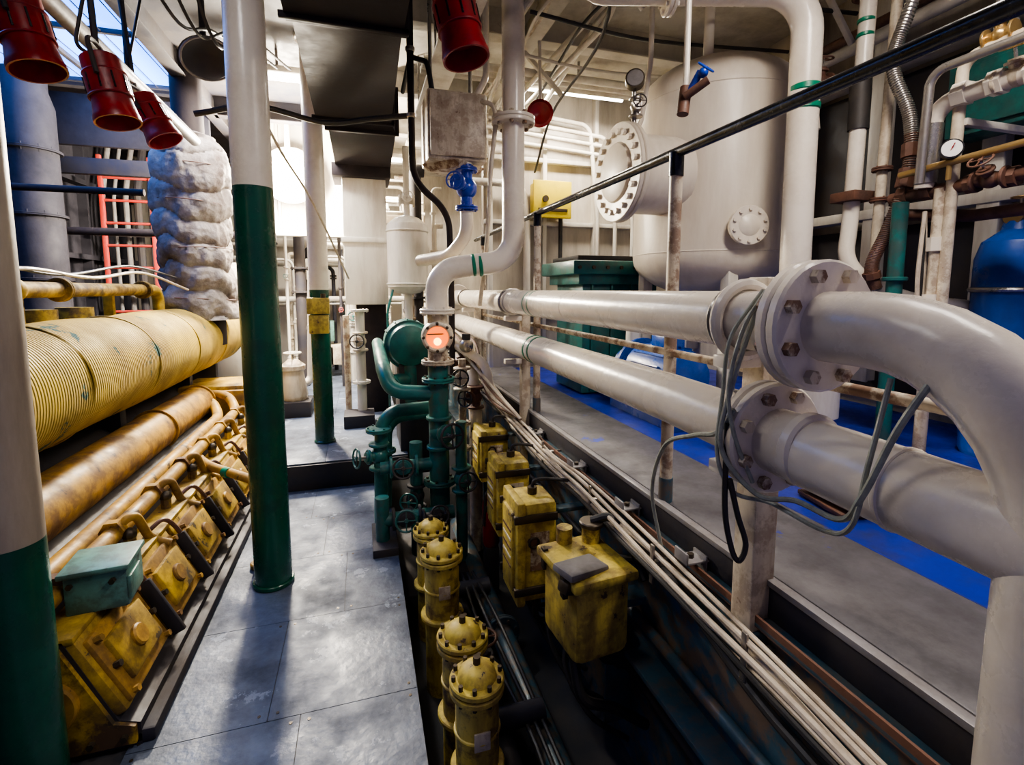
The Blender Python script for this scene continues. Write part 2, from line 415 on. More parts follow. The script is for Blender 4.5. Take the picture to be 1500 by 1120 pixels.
# ------------------------------------------------------------------ yellow junction boxes
def jbox(c, w, h, d, tilt=0):
    b = B('yellow_junction_box'); x, y, z = c
    b.box((x, y, z), (d, w, h), yel2, (0, 0, tilt), .028)
    b.box((x-d*.5, y, z), (.04, w*1.10, h*1.04), yel2, (0, 0, tilt), .018)
    b.box((x-d*.5-.022, y, z), (.02, w*.72, h*.78), yel2, (0, 0, tilt), .01)
    for zz in (z+h*.36, z-h*.36):
        b.box((x-.02, y-w*.54, zz), (d*1.15, .014, .035), bolt, (0, 0, tilt)); b.cyl((x-d*.62, y-w*.5, zz), (x-d*.62, y+w*.1, zz), .008, bolt, 8)
        b.box((x-.02, y+w*.54, zz), (d*1.15, .014, .035), bolt, (0, 0, tilt))
    for i in range(5): b.box((x-d*.5-.0325, y, z+h*(.2-.09*i)), (.003, w*.55, .010), white if i % 2 else rust, (0, 0, tilt), 0)
    b.box((x, y-w*.505, z+h*.02), (d*.5, .004, h*.38), creamd, (0, 0, tilt), 0)
    b.torus((x-.03, y-w*.55, z+h*.12), (0,1,0), .022, .005, bolt, 14)
    for yy in (y-w*.25, y+w*.25):
        b.cyl((x, yy, z-h*.5-.04), (x, yy, z-h*.5+.02), .024, bolt, 10)
        b.tube([(x, yy, z-h*.5-.02), (x+.02, yy, z-h*.5-.12), (.88, yy+.05, z-h*.5-.16), (.93, yy+.1, .0)], .011, rubber, n=8, smooth=True)
    b.cyl((x, y, z+h*.48), (x, y, z+h*.5+.03), .022, bolt, 10)
    b.tube([(x, y, z+h*.5), (x+.02, y, z+h*.5+.06), (.87, y-.03, z+h*.5+.05), (.88, y-.15, .66)], .008, rubber, n=8, smooth=True)
    b.box(((x+d*.4+.955)/2, y, z+h*.3), (.955-x-d*.4, .05, .02), coam); b.box(((x+d*.4+.955)/2, y, z-h*.3), (.955-x-d*.4, .05, .02), coam)
    b.done()
jbox((.765, 2.93, .49), .21, .31, .16)
jbox((.735, 2.43, .43), .20, .38, .16)
jbox((.705, 2.00, .37), .21, .45, .17)
b = B('yellow_starter_box')
b.box((.73, 1.50, .40), (.22, .25, .29), yel2, (0, 0, .1), .035)
b.box((.73, 1.50, .545), (.25, .29, .035), yel2, (0, 0, .1), .014)
b.box((.68, 1.43, .570), (.17, .10, .026), greym, (0, .1, .3), .01)
b.box((.63, 1.40, .53), (.08, .05, .04), bolt, (0, .3, .3), .01)
b.cyl((.80, 1.60, .55), (.80, 1.60, .63), .035, yel2); b.disc((.80, 1.60, .63), (0,0,1), .045, .02, bolt)
b.cyl((.70, 1.62, .55), (.70, 1.62, .62), .03, yel2)
b.tube([(.80, 1.60, .64), (.86, 1.56, .66), (.90, 1.5, .60), (.91, 1.4, .5)], .016, rubber, n=10, smooth=True)
b.tube([(.66, 1.44, .25), (.68, 1.40, .12), (.8, 1.40, .05), (.93, 1.4, -.05)], .018, rubber, n=10, smooth=True)
for s_ in (-1, 1): b.box((.61, 1.5+s_*.09, .53), (.02, .03, .08), bolt)
b.box((.90, 1.50, .38), (.12, .08, .03), coam)
b.lathe((.86,1.62,.20),(0,-1,0),[(.03,0),(.07,.01),(.08,.05),(.08,.12),(.05,.14),(.05,.18)],rubber,24)
b.done()
b = B('hanging_cable_loops')
for k in range(6):
    y = 1.75+.18*k; b.tube([(.90,y,.30),(.80,y-.05,.18-.02*k),(.72,y-.1,.05),(.78,y-.2,-.1),(.92,y-.25,-.2)], .010, rubber, n=8, smooth=True)
b.done()
b = B('fire_extinguisher')
b.lathe((.70, 2.72, -.02), (0,0,1), [(.04,0), (.05,.02), (.05,.26), (.035,.31), (.015,.33), (.015,.36)], red)
b.box((.70, 2.72, .35), (.02, .09, .015), black); b.tube([(.70,2.72,.32),(.66,2.69,.32),(.65,2.69,.12)], .008, rubber, bend=.03, n=8)
b.box((.83, 2.72, .17), (.25, .03, .02), coam); b.box((.70, 2.72, -.17), (.08,.08,.30), darkm); b.done()

# ------------------------------------------------------------------ yellow strainers
def strainer(x, y, zt, r):
    b = B('yellow_strainer')
    b.cyl((x, y, -.32), (x, y, zt-.03), r*.80, yel2, 32)
    b.disc((x, y, zt-.035), (0,0,1), r, .022, yel2); b.disc((x, y, zt-.010), (0,0,1), r, .020, yel2)
    b.lathe((x, y, zt), (0,0,1), [(r*.72, 0), (r*.66, .018), (r*.45, .035), (r*.15, .042), (0, .043)], yel2)
    b.disc((x, y, zt-.30), (0,0,1), r*1.0, .02, yel2); b.torus((x, y, zt-.17), (0,0,1), r*.8, .006, yel2)
    for i in range(10):
        a = 2*math.pi*i/10; p = V((x+r*.86*math.cos(a), y+r*.86*math.sin(a), 0))
        b.cyl(p+V((0,0,zt-.055)), p+V((0,0,zt+.016)), r*.085, bolt, 6)
    b.cyl((x, y, zt+.04), (x, y, zt+.065), .012, bolt, 8)
    b.box((x, y-r*.82, zt-.16), (.05, .006, .06), creamd, None, .002)
    b.done()
strainer(.31, 2.46, .27, .092); strainer(.31, 2.10, .34, .096); strainer(.31, 1.62, .28, .092); strainer(.31, 1.39, .30, .086)
b = B('bilge_piping')
b.tube([(.45, 3.4, -.18), (.45, .4, -.18)], .05, darkm, n=16); b.tube([(.62, 3.4, -.20), (.62, .2, -.20)], .055, coam, n=16)
b.tube([(.31,2.46,-.1),(.62,2.46,-.1)], .04, darkm, n=14); b.tube([(.31,1.62,-.1),(.62,1.62,-.1)], .04, darkm, n=14)
for y in (1.9, 1.2): b.valve((.45, y, -.12), (0,1,0), (0,0,1), .045, darkm, rust)
b.flange((.62,2.2,-.2),(0,1,0),.09,.014,coam,8)
for k in range(3): b.tube([(.50+.03*k,2.6,-.1),(.48+.04*k,2.0,.02*k-.05),(.55+.03*k,1.5,-.12),(.5+.05*k,1.0,-.08),(.6,.6,-.15)], .009, rubber, n=8, smooth=True)
b.done()

# ------------------------------------------------------------------ riser with sight glass
b = B('cream_riser_pipe')
b.tube([(.90, 2.92, 3.5), (.90, 2.92, 1.68), (.44, 3.0, 1.62), (.44, 3.0, 1.36)], .068, cream, bend=.14, n=32)
b.flange((.90, 2.92, 2.50), (0,0,1), .13, .022, cream, 8, creamd, .014)
for x in (.66, .70): b.disc((x, 2.958+(.66-x)*.17, 1.649), (1,-.17,.12), .0695, .022, bandg)
b.flange((.44, 3.0, 1.37), (0,0,1), .105, .016, cream, 8)
b.done()
b = B('sight_glass')
b.cyl((.44, 3.0, 1.05), (.44, 3.0, 1.36), .06, creamd); b.ball((.44, 3.0, 1.22), .10, creamd)
dd = V((-.15, -1, .02)).normalized(); c = V((.44, 3.0, 1.22))
b.cyl(c, c+dd*.125, .085, creamd, 28)
b.torus(c+dd*.13, dd, .078, .014, creamd); b.disc(c+dd*.126, dd, .066, .01, sightm); b.disc(c+dd*.131+V((0,0,-.025)), dd, .022, .012, sightc)
u, w = perp(dd)
for i in range(8):
    a = i*math.pi/4; b.ball(c+dd*.14+(u*math.cos(a)+w*math.sin(a))*.08, .010, bolt, 8)
b.cyl(c+dd*.133+V((-.06,0,.02)), c+dd*.133+V((.06,0,.02)), .004, bolt, 6)
b.flange((.44, 3.0, 1.06), (0,0,1), .10, .014, creamd, 8)
b.done()

# ------------------------------------------------------------------ teal manifold
b = B('teal_valve_manifold')
b.tube([(.44, 3.0, 1.05), (.44, 3.0, -.32)], .062, teal, n=28)
b.tube([(.12, 4.3, 1.05), (.12, 3.15, 1.0), (.16, 3.05, .88), (.44, 3.0, .86)], .046, teal, bend=.1, n=24)
b.tube([(.44, 3.25, .72), (.10, 3.2, .72), (.08, 3.15, .05), (.08, 3.15, -.0)], .042, teal, bend=.13, n=24)
b.tube([(.46, 3.5, .62), (.14, 3.45, .62), (.12, 3.4, .0)], .042, teal, bend=.13, n=24)
b.tube([(.30, 3.05, .55), (.30, 3.05, -.32)], .04, teal, n=20)
b.tube([(.08, 3.0, .42), (.44, 3.0, .42)], .038, teal, n=20)
b.tube([(.08, 2.85, .16), (.5, 2.85, .16)], .04, teal, n=20)
b.tube([(.08, 2.85, .3), (.08, 2.85, 0)], .04, teal, n=20)
b.valve((.22, 3.0, .42), (1,0,0), (-.1,-1,.25), .045, teal, darkm)
b.valve((.22, 2.85, .16), (1,0,0), (-.1,-1,.3), .045, darkm, teal)
b.valve((.38, 2.80, .16), (1,0,0), (.1,-.9,.5), .04, darkm, darkm)
b.valve((.08, 3.15, .45), (0,0,1), (-1,-.4,.1), .045, teal, teal)
b.valve((.44, 2.99, .62), (0,0,1), (.3,-1,.1), .055, teal, darkm)
b.valve((.30, 3.05, .20), (0,0,1), (-.5,-1,.1), .042, darkm, teal)
b.valve((.56, 2.90, .34), (0,0,1), (.1,-1,.2), .042, teal, darkm)
b.tube([(.56,2.9,.7),(.56,2.9,-.32)], .035, teal, n=16)
for z in (.95, .30): b.flange((.44, 3.0, z), (0,0,1), .10, .014, teal, 8, bolt)
b.flange((.08, 3.15, .62), (0,0,1), .08, .012, teal, 6); b.flange((.12, 3.4, .4), (0,0,1), .08, .012, teal, 6)
b.box((.09, 2.9, .02), (.14, .35, .05), darkm); b.box((.38, 3.0, -.25), (.42, .8, .14), darkm)
b.done()
b = B('circulation_pump')
b.lathe((.36, 3.9, 1.06), (0,1,0), [(.08,0), (.16,.03), (.19,.1), (.19,.45), (.13,.5), (.13,.8), (.05,.84)], teal, 32)
b.flange((.36, 4.0, 1.06), (0,1,0), .2, .015, teal, 10, bolt)
for i in range(12):
    a = i*math.pi/6; b.box((.36+.195*math.cos(a), 4.22, 1.06+.195*math.sin(a)), (.012, .2, .012), teal, (0,-a,0), 0)
b.box((.40, 4.2, .48), (.26, .5, .95), darkm); b.cyl((.36,4.0,1.06),(.36,4.0,.5),.07,teal)
b.tube([(.20, 3.75, .78), (.20, 3.9, .78), (.36, 4.0, .78)], .06, teal, bend=.05)
b.done()
b = B('valve_group')
b.tube([(.72, 4.4, .95), (.72, 3.3, .93), (.72, 3.2, .7), (.72, 3.2, -.3)], .045, creamd, bend=.12, n=20)
b.tube([(.62, 4.0, 1.15), (.62, 3.4, 1.12), (.80, 3.2, 1.0), (.82, 3.2, .8)], .032, cream, bend=.1, n=16)
b.valve((.72, 3.5, .95), (0,1,0), (-.6,-.2,1), .05, rust, darkm)
b.valve((.62, 3.15, .92), (0,0,1), (-.3,-1,.2), .04, creamd, black)
b.tube([(.62,3.15,1.05),(.62,3.15,-.3)], .025, creamd)
b.valve((.72, 3.2, .78), (0,0,1), (-.8,-.8,.1), .04, rust, darkm)
b.ball((.68, 3.3, 1.12), .05, steel); b.cyl((.68,3.3,1.15),(.68,3.3,1.2),.03,darkm)
for z in (.45, .62): b.flange((.62, 3.15, z), (0,0,1), .055, .01, creamd, 6)
for k in range(4): b.tube([(.60+.05*k, 4.2, 1.3-.05*k),(.66+.05*k,3.6,1.1),(.78,3.1,.9-.03*k),(.88,2.7,.74)], .010, rust if k%2 else cablew, n=8, smooth=True)
b.valve((.56,3.6,1.20),(1,0,0),(-.2,-.6,1),.035,steel,rust)
b.done()

# ------------------------------------------------------------------ pressure tank
TX, TY, TR = 2.27, 2.83, .51
b = B('pressure_tank')
prof = [(0, 1.48)]
for i in range(1, 11): a = i/10*math.pi/2; prof.append((TR*math.sin(a), 1.46+.25*(1-math.cos(a))))
prof += [(TR, 1.74), (TR, 2.66)]
for i in range(1, 11): a = i/10*math.pi/2; prof.append((TR*math.cos(a), 2.68+.28*math.sin(a)))
b.lathe((TX, TY, 0), (0,0,1), prof, tankm, 80)
b.torus((TX, TY, 2.67), (0,0,1), TR-.002, .005, tankm, 80); b.torus((TX, TY, 1.73), (0,0,1), TR-.002, .005, tankm, 80)
b.cyl((TX-.4, 2.70, 2.19), (1.50, 2.70, 2.19), .23, tankm, 48)
b.flange((1.50, 2.70, 2.19), (1,0,0), .285, .03, tankm, 20, tankm, .018)
b.lathe((1.475, 2.70, 2.19), (-1,0,0), [(.285*.62, 0), (.285*.58, .02), (.12, .035), (0, .04)], tankm, 40)
nv = V((-.32, -.947, 0)); c = V((TX, TY, 1.86)) + nv*(TR)
b.cyl(c-nv*.1, c+nv*.04, .085, tankm, 32); b.flange(c+nv*.05, nv, .11, .015, tankm, 10, tankm, .010)
b.lathe(c+nv*.065, nv, [(.06,0), (.05,.008), (0,.012)], tankm)
for a in (.5, 2.6, 4.3):
    px, py = TX+.42*math.cos(a), TY+.42*math.sin(a)
    b.box((px, py, 1.25), (.07, .07, 1.06), white); b.disc((px, py, .735), (0,0,1), .09, .02, white)
b.cyl((TX, TY, 1.2), (TX, TY, 1.5), .05, tankm); b.flange((TX, TY, 1.32), (0,0,1), .10, .012, tankm, 8)
b.cyl((2.05, 2.65, 2.85), (2.05, 2.65, 3.3), .03, cream)
b.valve((2.49, 2.26, 2.66), (1,0,0), (0,-.2,1), .035, rust, rust)
b.tube([(2.50, 2.45, 2.66), (2.49, 2.30, 2.66), (2.49, 2.26, 2.40)], .02, tankm, bend=.04)
b.box((2.49, 2.36, 2.62), (.16, .2, .02), rust)
b.tube([(2.40, 2.26, 2.66), (2.36, 2.24, 2.56), (2.38, 2.30, 2.46), (2.44,2.34,2.40)], .012, cream, bend=.04)
b.done()
b = B('tank_gauge_valve')
b.cyl((1.56, 2.66, 2.40), (1.56, 2.66, 2.62), .015, steel)
b.valve((1.56, 2.64, 2.55), (0,0,1), (-.3,-1,.1), .028, steel, darkm)
d = V((-.5,-.9,.1)).normalized(); b.cyl((1.56,2.66,2.70), V((1.56,2.66,2.70))+d*.05, .055, bolt, 24); b.disc(V((1.56,2.66,2.70))+d*.052, d, .046, .004, greym)
b.tube([(1.56, 2.66, 2.60), (1.56, 2.66, 2.70)], .012, steel)
b.tube([(1.58, 2.70, 2.46), (1.66, 2.75, 2.5), (1.75, 2.8, 2.9), (1.75, 2.8, 3.5)], .016, cream, bend=.05)
b.done()
b = B('drop_pipe_with_blue_tap')
b.tube([(1.43, 2.0, 3.5), (1.42, 1.98, 2.45), (1.40, 1.96, 2.30)], .014, cream, bend=.04, n=12)
b.cyl((1.40,1.97,2.28), (1.42,1.98,2.40), .026, rust); b.cyl((1.40, 1.96, 2.35), (1.46, 1.88, 2.40), .018, rust)
b.wheel((1.46, 1.90, 2.46), (.2,-.5,.6), .038, bluev); b.cyl((1.42,1.97,2.36),(1.45,1.92,2.45),.016,bluev); b.ball((1.455,1.91,2.44), .022, bluev)
b.done()

b = B('teal_oil_tank')
b.box((1.86, 3.55, 1.15), (.62, .50, .84), teal, bevel=.01)
b.box((1.86, 3.55, 1.66), (.84, .66, .10), teal, bevel=.012); b.box((1.86, 3.55, 1.58), (.72, .58, .08), teal)
b.box((1.86, 3.55, 1.73), (.7, .5, .04), darkm)
for i in range(8): b.cyl((1.48+i*.11, 3.21, 1.66), (1.48+i*.11, 3.20, 1.66), .014, bolt, 8)
for i in range(4): b.box((1.62+i*.16, 3.29, 1.15), (.02, .03, .8), teal)
b.done()
def motor(x, y, z, k=1.0):
    b = B('blue_pump_motor')
    b.lathe((x, y, z), (0,1,0), [(.05*k,0), (.14*k,.02), (.16*k,.06), (.16*k,.45), (.10*k,.5), (.10*k,.7)], bluec, 32)
    for i in range(16):
        a = i*math.pi/8; b.box((x+.165*k*math.cos(a), y+.25, z+.165*k*math.sin(a)), (.02, .32, .008), bluec, (0,-a,0), 0)
    b.box((x, y+.3, .80), (.3*k, .7, .16), bluec); b.flange((x, y+.5, z), (0,1,0), .19*k, .012, bluec, 8)
    b.cyl((x,y+.62,z),(x,y+.62,z+.25),.05,white); b.box((x-.02,y+.2,z+.19*k),(.12,.16,.08),bluec); b.done()
motor(1.75, 2.3, 1.0, 1.0)
b = B('white_deck_pump')
b.lathe((2.0, 1.75, .72), (0,0,1), [(.12,0),(.12,.03),(.07,.05),(.07,.18),(.11,.2),(.11,.36),(.04,.40)], white, 28)
b.tube([(2.0,1.75,.95),(1.75,1.75,.95),(1.65,1.9,.95),(1.65,1.9,.73)], .035, white, bend=.08); b.flange((1.82,1.75,.95),(1,0,0),.06,.01,white,6); b.done()
b = B('rusty_plate_stack')
for i in range(6): b.box((1.68, 1.28, .735+i*.03), (.26-.015*i, .22, .018), rust, (0,0,.1*i-.2))
b.done()

# ------------------------------------------------------------------ right-hand pipework
b = B('cream_overhead_pipe')
b.tube([(1.3, 2.3, 2.97), (2.16, 2.05, 2.97), (2.16, 2.03, .73)], .072, cream, bend=.2, n=32)
for z in (2.50, 2.41): b.disc((2.16, 2.04, z), (0,0,1), .0735, .035, bandg)
b.flange((1.5, 2.24, 2.97), (1,-.29,0), .12, .02, cream, 8); b.tube([(1.3, 2.3, 2.97), (1.1,2.36,2.97), (1.1,2.36,3.5)], .072, cream, bend=.12, n=32)
b.done()
b = B('instrument_pipe')
b.tube([(2.50, 2.0, 3.5), (2.47, 2.0, 1.84), (2.42, 1.98, 1.62), (2.6, 1.8, 1.45), (2.9, 1.6, 1.4)], .038, cream, bend=.12, n=20)
b.cyl((2.475,2.0,2.62), (2.48,2.0,2.32), .048, rubber); b.flange((2.485,2.0,3.05), (0,0,1), .08, .014, cream, 6); b.flange((2.49,2.0,2.98), (0,0,1), .075, .012, rust, 6)
b.box((2.47,2.0,1.98), (.14,.14,.05), rust)
for z in (2.85, 2.78): b.disc((2.482, 2.0, z), (0,0,1), .0395, .02, bandg)
b.done()
b = B('instrument_pipe')
b.tube([(2.56, 1.9, 3.5), (2.50, 1.88, 1.5), (2.5, 1.8, 1.2), (2.9, 1.8, 1.1)], .024, creamd, bend=.08, n=16)
for z in (2.1, 1.95): b.flange((2.515, 1.885, z), (0,0,1), .045, .01, rust, 6)
b.tube([(2.64, 1.95, 3.5), (2.62, 1.95, 1.9)], .016, cream, n=12)
b.done()
b = B('flexible_hose')
pts = [(2.52,1.62,3.4), (2.45,1.76,2.8), (2.42,1.80,2.55), (2.47,1.74,2.3), (2.46,1.72,2.05), (2.42,1.76,1.8), (2.38,1.80,1.62), (2.42,1.8,1.5)]
sp = spline(pts, 24)
b.tube(pts, .025, steel, n=14, smooth=True)
for i in range(2, len(sp)-2): b.torus(sp[i], (sp[i+1]-sp[i]), .026, .003, steel if i < 80 else rust, 14)
for i, j in ((95, 103), (84, 90), (150, 156)): b.cyl(sp[i], sp[j], .038, rust, 8)
b.done()
b = B('gas_manifold_piping')
b.tube([(2.42, 1.62, 1.95), (2.42, 1.60, 2.30), (2.42, .6, 2.33)], .036, cream, bend=.08, n=20)
b.tube([(2.44, 1.52, 1.4), (2.44, 1.52, 2.46), (2.44, .6, 2.50)], .022, creamd, bend=.06, n=16)
b.tube([(2.30, 1.56, 1.95), (2.30, 1.55, 2.40), (2.36, .6, 2.43)], .018, steel, bend=.06, n=12)
b.cyl((2.42, 1.615, 1.97), (2.42, 1.605, 2.22), .040, steel)
for y in (1.50, 1.38, 1.26, 1.12, .98): b.cyl((2.42, y-.025, 2.31), (2.42, y+.025, 2.31), .050, cream, 6)
for y in (1.40, 1.22, 1.02): b.valve((2.44, y, 2.50), (0,1,0), (-.1,0,1), .026, brass, brass)
b.valve((2.42, 1.32, 2.31), (0,1,0), (-.3,0,1), .034, creamd, brass)
b.tube([(2.45, 1.78, 1.93), (2.45, 1.2, 1.95), (2.45, .5, 1.95)], .028, rust, n=16)
b.tube([(2.45, 1.78, 1.86), (2.55, 1.5, 1.82), (2.6, .5, 1.84)], .026, rust, n=16)
b.tube([(2.38, 1.70, 2.02), (2.38, 1.2, 2.05), (2.38, .6, 2.06)], .015, brass, n=12)
for y in (1.72, 1.62, 1.45, 1.32, 1.18, 1.05): b.cyl((2.45, y-.02, 1.94), (2.45, y+.02, 1.94), .040, rust, 8)
b.valve((2.43, 1.38, 1.94), (0,1,0), (-.6,0,.6), .030, rust, rust)
b.tube([(2.44, 1.56, 1.94), (2.44, 1.56, 1.0), (2.44,1.56,.73)], .026, creamd, n=16)
for z in (1.7, 1.45, 1.25): b.cyl((2.44, 1.56, z-.03), (2.44, 1.56, z+.03), .037, cream, 8)
b.tube([(2.40, 1.70, 1.9), (2.40, 1.70, .73)], .033, teal, n=16); b.disc((2.40,1.70,1.55),(0,0,1),.05,.02,teal)
for k in range(3): b.tube([(2.44,1.62,1.85),(2.40+.02*k,1.60,1.55),(2.46,1.62,1.3-.1*k),(2.6,1.7,1.1)], .009, rubber if k%2 else cablew, n=8, smooth=True)
d = V((-.8,-.6,.05)).normalized(); c = V((2.38, 1.50, 2.08))
b.cyl(c, c+d*.03, .040, black, 24); b.disc(c+d*.031, d, .034, .003, glassm); b.cyl(c+V((0,0,-.12)), c, .01, brass, 8)
b.box(c+d*.034, (.003,.003,.045), red, (.5,0,0), 0)
for y in (1.5, 1.0): b.box((2.75, y, 2.2), (.62, .03, .03), white)
b.done()
b = B('blue_air_cylinder')
x, y, r = 2.86, 1.50, .14
b.lathe((x, y, .72), (0,0,1), [(r-.01,0), (r,.03), (r,.92), (r*.85,1.0), (.06,1.05), (.05,1.09)], bluec, 40)
b.torus((x,y,1.5),(0,0,1),r+.002,.012,steel); b.torus((x,y,1.1),(0,0,1),r+.002,.012,steel); b.valve((x,y,1.83),(1,0,0),(0,0,1),.026,brass,brass); b.done()
b = B('teal_wall_cabinet'); b.box((3.05, 1.50, 2.46), (.20, .8, .36), teal, bevel=.01); b.box((2.94, 1.50, 2.46), (.02, .72, .30), teal, bevel=.008)
b.cyl((2.93,1.3,2.46),(2.91,1.3,2.46),.02,steel); b.box((3.2,1.50,2.46),(.12,.1,.1),white); b.done()

# ------------------------------------------------------------------ overhead duct
b = B('ventilation_duct')
pr = [(-.5, 3.10, 2.85, -.30, .26), (1.6, 3.10, 2.82, -.30, .26), (2.6, 3.10, 2.76, -.30, .24), (2.7, 3.1, 2.80, -.28, .24), (4.0, 3.08, 2.76, -.28, .26), (4.1, 3.05, 2.72, -.2, .3), (5.3, 3.05, 2.70, -.20, .32)]
b.loft([[V((x0,y,z0)), V((x1,y,z0)), V((x1,y,z1)), V((x0,y,z1))] for y, z1, z0, x0, x1 in pr], ductm)
for y, z1, z0, x0, x1 in pr[:-1]:
    b.box(((x0+x1)/2, y, z0-.005), (x1-x0+.05, .03, .03), ductm); b.box((x1+.01, y, (z0+z1)/2), (.03, .03, z1-z0+.03), ductm)
b.box((.06, 5.45, 2.2), (.42, .4, 1.7), white, bevel=.01); b.box((.06, 5.45, 2.0), (.46, .44, .05), white); b.box((.04, 5.4, 2.66), (.55, .5, .12), ductm)
b.box((.1, 5.5, .8), (.3, .3, 1.2), ductm)
b.done()
b = B('white_expansion_vessel')
b.lathe((.46, 5.1, 1.45), (0,0,1), [(0,0), (.12,.02), (.2,.08), (.2,.66), (.19,.70), (.12,.76), (.03,.79)], white, 40)
b.torus((.46,5.1,2.08),(0,0,1),.202,.01,white); b.torus((.46,5.1,1.56),(0,0,1),.202,.01,white)
b.cyl((.46,5.1,2.2),(.46,5.1,2.9),.03,white); b.cyl((.46,5.1,.2),(.46,5.1,1.5),.04,white); b.valve((.46,5.1,2.38),(1,0,0),(0,-1,.2),.04,white,white)
b.tube([(.30,4.95,1.5),(.24,4.9,1.3),(.24,4.9,.2)], .012, teal, bend=.05, n=10)
b.done()
b = B('control_box')
b.box((.58, 3.15, 2.47), (.36, .30, .40), creamd, bevel=.015); b.box((.58, 2.99, 2.47), (.33, .02, .36), creamd, bevel=.01)
b.lathe((.58,3.15,2.27),(0,0,-1),[(.20,0),(.16,.04)],creamd,4)
b.tube([(.70,3.1,2.66),(.78,3.1,2.8),(.78,3.1,3.5)], .02, cream, bend=.05); b.tube([(.45,3.1,2.66),(.42,3.1,2.85),(.35,3.4,3.0),(.35,4,3.0)], .016, rubber, bend=.05)
b.cyl((.45,3.2,2.6),(.45,3.2,3.5),.012,steel); b.cyl((.7,3.2,2.6),(.7,3.2,3.5),.012,steel)
b.tube([(.72,2.98,2.62),(.80,2.96,2.55),(.77,2.96,2.2),(.75,2.98,1.8),(.73,3.1,1.4)], .014, creamd, n=10, smooth=True)
b.done()
b = B('blue_valve')
b.cyl((.64,3.05,1.98),(.64,3.05,2.26),.036,bluev); b.ball((.64,3.05,2.12),.066,bluev); b.flange((.64,3.05,2.23),(0,0,1),.068,.012,bluev,6); b.flange((.64,3.05,2.0),(0,0,1),.07,.012,bluev,6)
b.cyl((.64,3.05,2.12),(.56,2.93,2.13),.030,bluev); b.disc((.56,2.93,2.13),(-.8,-1.2,.1),.048,.02,bluev); b.wheel((.53,2.88,2.13),(-.8,-1.2,.1),.046,bluev)
b.tube([(.64,3.05,1.98),(.64,3.05,1.84),(.56,3.2,1.72),(.4,3.5,1.70)], .04, cream, bend=.08); b.tube([(.64,3.05,2.26),(.64,3.05,2.36)], .036, cream)
b.done()
b = B('yellow_wall_box')
b.box((1.78, 4.58, 2.36), (.36, .14, .32), yelb, bevel=.02); b.box((1.78, 4.50, 2.36), (.39, .03, .35), yelb, bevel=.01)
b.cyl((1.70,4.48,2.36),(1.70,4.46,2.36),.03,bolt); b.box((1.78,4.48,2.26),(.3,.01,.03),bolt)
for s_ in (-.12, .12): b.cyl((1.78+s_,4.58,2.2),(1.78+s_,4.58,1.0),.02,rubber)
b.done()
b = B('grey_cable_duct')
for i in range(4): b.tube([(.95+.06*i, 4.58, 3.2-.1*i), (2.2+.2*i, 4.58, 3.1-.1*i), (2.3+.2*i, 4.58, 2.2), (2.3+.2*i,4.58,.8)], .02, white, bend=.1, n=12)
for i in range(3): b.tube([(.5, 3.9+.1*i, 3.22), (3.1, 3.9+.1*i, 3.22)], .03, white, n=12)
b.tube([(.95,4.58,2.5),(1.5,4.58,2.5),(1.55,4.58,2.1),(1.55,4.58,.8)], .035, white, bend=.1, n=14)
b.done()
b = B('dark_riser_pipe')
b.tube([(.34, 3.3, 3.5), (.34, 3.3, 2.2), (.58, 3.35, 2.02), (.60, 3.4, 1.5), (.60,3.4,.9)], .022, ductm, bend=.12, n=16)
for z in (3.0, 2.6): b.disc((.34,3.3,z),(0,0,1),.03,.03,steel)
b.done()
b = B('ceiling_conduits')
for i in range(7):
    x = .95+.10*i+random.uniform(-.02,.02); z = 3.22-.03*(i%3)
    b.tube([(x,.2,z),(x,2.4,z),(x+random.choice([-.1,.15]),2.9,z-.05),(x+.1,4.6,z-.05)], random.choice([.01,.014,.02]), random.choice([rubber, ceilw, white, creamd]), bend=.15, n=10)
for i in range(5):
    y = 1.4+.5*i
    b.tube([(1.0,y,3.12),(1.8,y+.05,3.10),(2.9,y,3.15)], .012, random.choice([rubber, ceilw]), n=8, smooth=True)
b.tube([(2.9,.3,2.95),(2.9,4.6,2.95)], .035, ceilw, n=14); b.tube([(3.0,.3,3.08),(3.0,4.6,3.08)], .03, rust, n=14)
b.tube([(.7,1.6,3.3),(1.3,2.5,2.95),(1.5,3.8,2.9),(1.6,4.5,2.6)], .010, rubber, n=8, smooth=True)
b.tube([(1.8,1.0,3.2),(2.0,1.5,2.95),(2.3,1.4,2.8),(2.7,1.3,2.9)], .008, cablew, n=8, smooth=True)
for a, c in (((1.0,2.4,3.4),(1.45,2.4,2.95)), ((1.0,3.6,3.4),(1.5,3.6,2.95)), ((2.55,2.4,3.35),(2.9,2.4,2.95))):
    b.box((V(a)+V(c))/2, ((V(a)-V(c)).length, .03, .03), ceilw, (0, math.atan2(a[2]-c[2], c[0]-a[0]), 0))
b.done()

